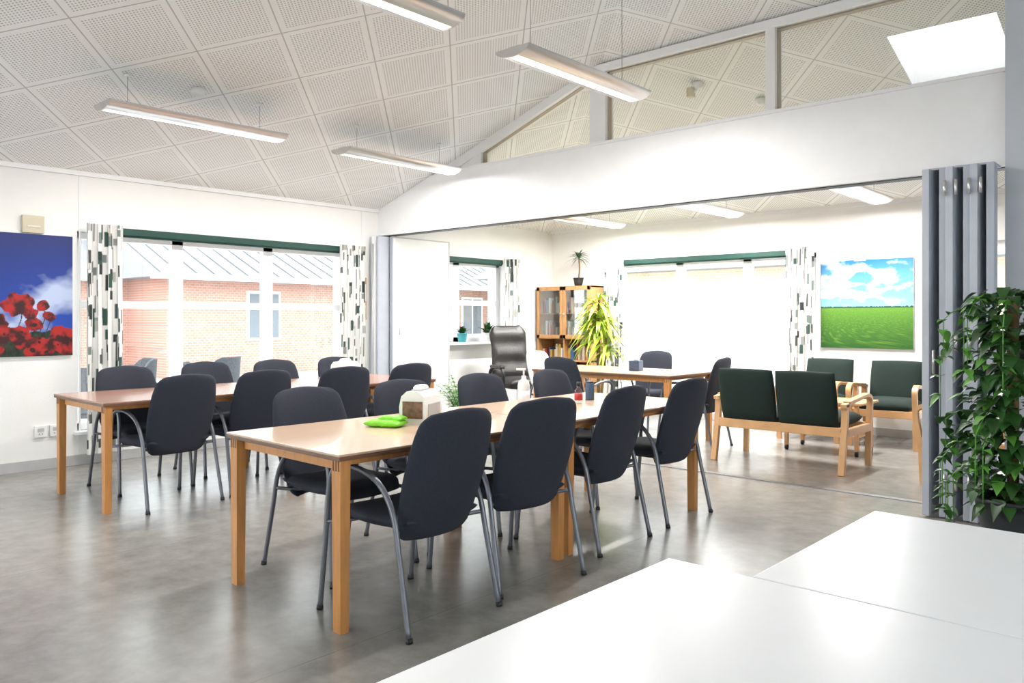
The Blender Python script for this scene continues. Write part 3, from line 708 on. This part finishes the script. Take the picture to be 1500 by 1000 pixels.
b = B(); b.lathe([(.026, 0), (.028, .01), (.028, .08), (.014, .10), (.012, .115)], (0, 0, 0), CLEAR); b.lathe([(.0285, .02), (.0285, .065)], (0, 0, 0), RED); b.lathe([(.014, .112), (.014, .14)], (0, 0, 0), BLACK); b.done('gel_bottle', (-3.2, 4.20, TZ))
b = B(); b.lathe([(.03, 0), (.031, .005), (.031, .115), (.027, .12)], (0, 0, 0), BLUE); b.lathe([(.028, .12), (.028, .128)], (0, 0, 0), BLACK); b.done('storage_tin', (-3.27, 4.42, TZ))
b = B(); b.box((0, 0, .012), (.16, .09, .022), BLACK, .004); b.cushion((0, 0, .03), (.13, .07, .03), BASE); b.done('eyeglass_case', (-5.98, 2.95, TZ), 70)
b = B(); b.lathe([(.03, 0), (.036, .01), (.038, .085), (.035, .085), (.033, .01)], (0, 0, 0), WPLAS); b.tube([(.036, 0, .065), (.06, 0, .06), (.06, 0, .03), (.036, 0, .022)], .005, WPLAS, 8, 3); b.done('coffee_mug', (-5.95, 3.55, TZ))
b = B(); b.box((0, 0, .055), (.12, .12, .11), BLUE, .006); b.box((0, 0, .111), (.07, .03, .003), BLACK, .001); b.cushion((0, 0, .125), (.05, .03, .04), WHITE); b.done('tissue_box', (-4.78, 7.30, TZ), 10)
b = B(); b.bb(-.45, .45, -.035, .035, .12, .62, TRIM, .01)
for i in range(22): b.bb(-.43+i*.04, -.415+i*.04, -.045, -.03, .15, .59, TRIM, .003)
b.tube([(-.47, 0, .0), (-.47, 0, .58), (-.44, 0, .58)], .01, TRIM); b.done('radiator', (XW+.09, 8.4, 0), 90)

# ---------------------------------------------------------------- exterior
b = B(); b.bb(-60, 40, -40, 60, -.25, -.14, GROUND); b.done('ground')
b = B(); X0 = -19; b.bb(X0-8, X0, 8.6, 26, -.2, 2.35, BRICKX); b.bb(X0-8, X0-2.2, -4, 8.6, -.2, 2.35, BRICKX)
b.prism([(X0+.55, 2.32), (X0-4.2, 4.35), (X0-8.6, 2.32)], 8.1, 26.5, ROOF); b.prism([(X0-1.7, 2.32), (X0-5.2, 4.0), (X0-8.6, 2.32)], -4.5, 8.1, ROOF)
b.bb(X0+.5, X0+.62, 8.0, 26.5, 2.26, 2.40, TRIM); b.bb(X0-1.75, X0-1.62, -4.5, 8.1, 2.26, 2.40, TRIM)
for xx, yy in ((X0, 11.2), (X0, 14.5), (X0, 19), (X0-2.2, 6.9), (X0-2.2, 3.2)):
    b.bb(xx-.02, xx+.03, yy-.5, yy+.5, .75, 2.05, TRIM); b.bb(xx+.03, xx+.035, yy-.43, yy-.03, .82, 1.98, DGLASS); b.bb(xx+.03, xx+.035, yy+.03, yy+.43, .82, 1.98, DGLASS)
b.bb(X0-3.6, X0-3.1, 12, 12.6, 3.8, 4.5, BRICKX); b.bb(X0-3.7, X0-3.0, 11.9, 12.7, 4.5, 4.6, ROOF)
b.tube([(X0+.08, 8.75, -.1), (X0+.08, 8.75, 2.3)], .05, TRIM)
for i in range(40):
    yy = 8.3+i*.45; b.prism([(X0+.55, 2.33), (X0-4.2, 4.36), (X0-4.2, 4.39), (X0+.55, 2.36)], yy, yy+.03, RSEAM)
b.done('brick_house')
b = B(); b.bb(-16, 8, 17, 25, 1.2, 2.5, BRICKY); b.bb(-16, 8, 17.02, 25, -.2, 1.2, SIDING); b.prism([(16.4, 2.47), (21, 4.4), (25.6, 2.47)], -16.5, 8.5, ROOF, 'X')
for xx in (-13.5, -4, 0.5): b.bb(xx-.7, xx+.7, 16.97, 17.02, .8, 2.1, TRIM); b.bb(xx-.62, xx+.62, 16.96, 16.97, .88, 2.02, DGLASS)
b.done('yellow_brick_house')
def ochair(x, y, rz):
    b = B()
    def f(u, v):
        a = math.pi*(u*.62)-math.pi/2; t = (v+1)/2; r = .29+.03*t; hh = .42+(.50 if abs(u) < .45 else .50-.36*(abs(u)-.45)/.55)*t
        return (r*math.cos(a), r*math.sin(a), hh)
    b.slab(f, lambda u, v: .018, 24, 8, RATTAN); b.cushion((0, 0, .40), (.54, .54, .09), RATTAN)
    for sx in (-1, 1):
        for sy in (-1, 1): b.tube([(sx*.24, sy*.24, 0), (sx*.22, sy*.22, .38)], .018, RATTAN)
    b.done('rattan_chair', (x, y, -.14), rz)
ochair(-9.6, 3.95, 30); ochair(-9.3, 4.75, -20); ochair(-10.6, 5.5, 120); ochair(-9.4, 3.45, 60); ochair(-10.8, 4.4, 170)

# ---------------------------------------------------------------- light, camera
w = bpy.data.worlds.new('World'); bpy.context.scene.world = w; w.use_nodes = True; nt = w.node_tree
bg = nt.nodes['Background']; bg.inputs['Strength'].default_value = 4.7
tc = nt.nodes.new('ShaderNodeTexCoord'); s = nt.nodes.new('ShaderNodeSeparateXYZ'); r = nt.nodes.new('ShaderNodeValToRGB')
nt.links.new(tc.outputs['Generated'], s.inputs[0]); nt.links.new(s.outputs[2], r.inputs['Fac']); nt.links.new(r.outputs['Color'], bg.inputs['Color'])
r.color_ramp.elements[0].color = (0.97, 0.98, 1.0, 1); r.color_ramp.elements[1].color = (0.86, 0.92, 1.0, 1)

sc = bpy.context.scene
sc.view_settings.view_transform = 'Standard'; sc.view_settings.look = 'None'; sc.view_settings.exposure = 0.45
cd = bpy.data.cameras.new('camera'); cam = bpy.data.objects.new('camera', cd); sc.collection.objects.link(cam)
cam.location = (0, 0, 1.3); cam.rotation_euler = (math.radians(90), 0, math.radians(42.1))
cd.sensor_width = 36; cd.lens = 1162/1500*36; cd.shift_y = -32/1500; cd.clip_start = 0.05
sc.camera = cam
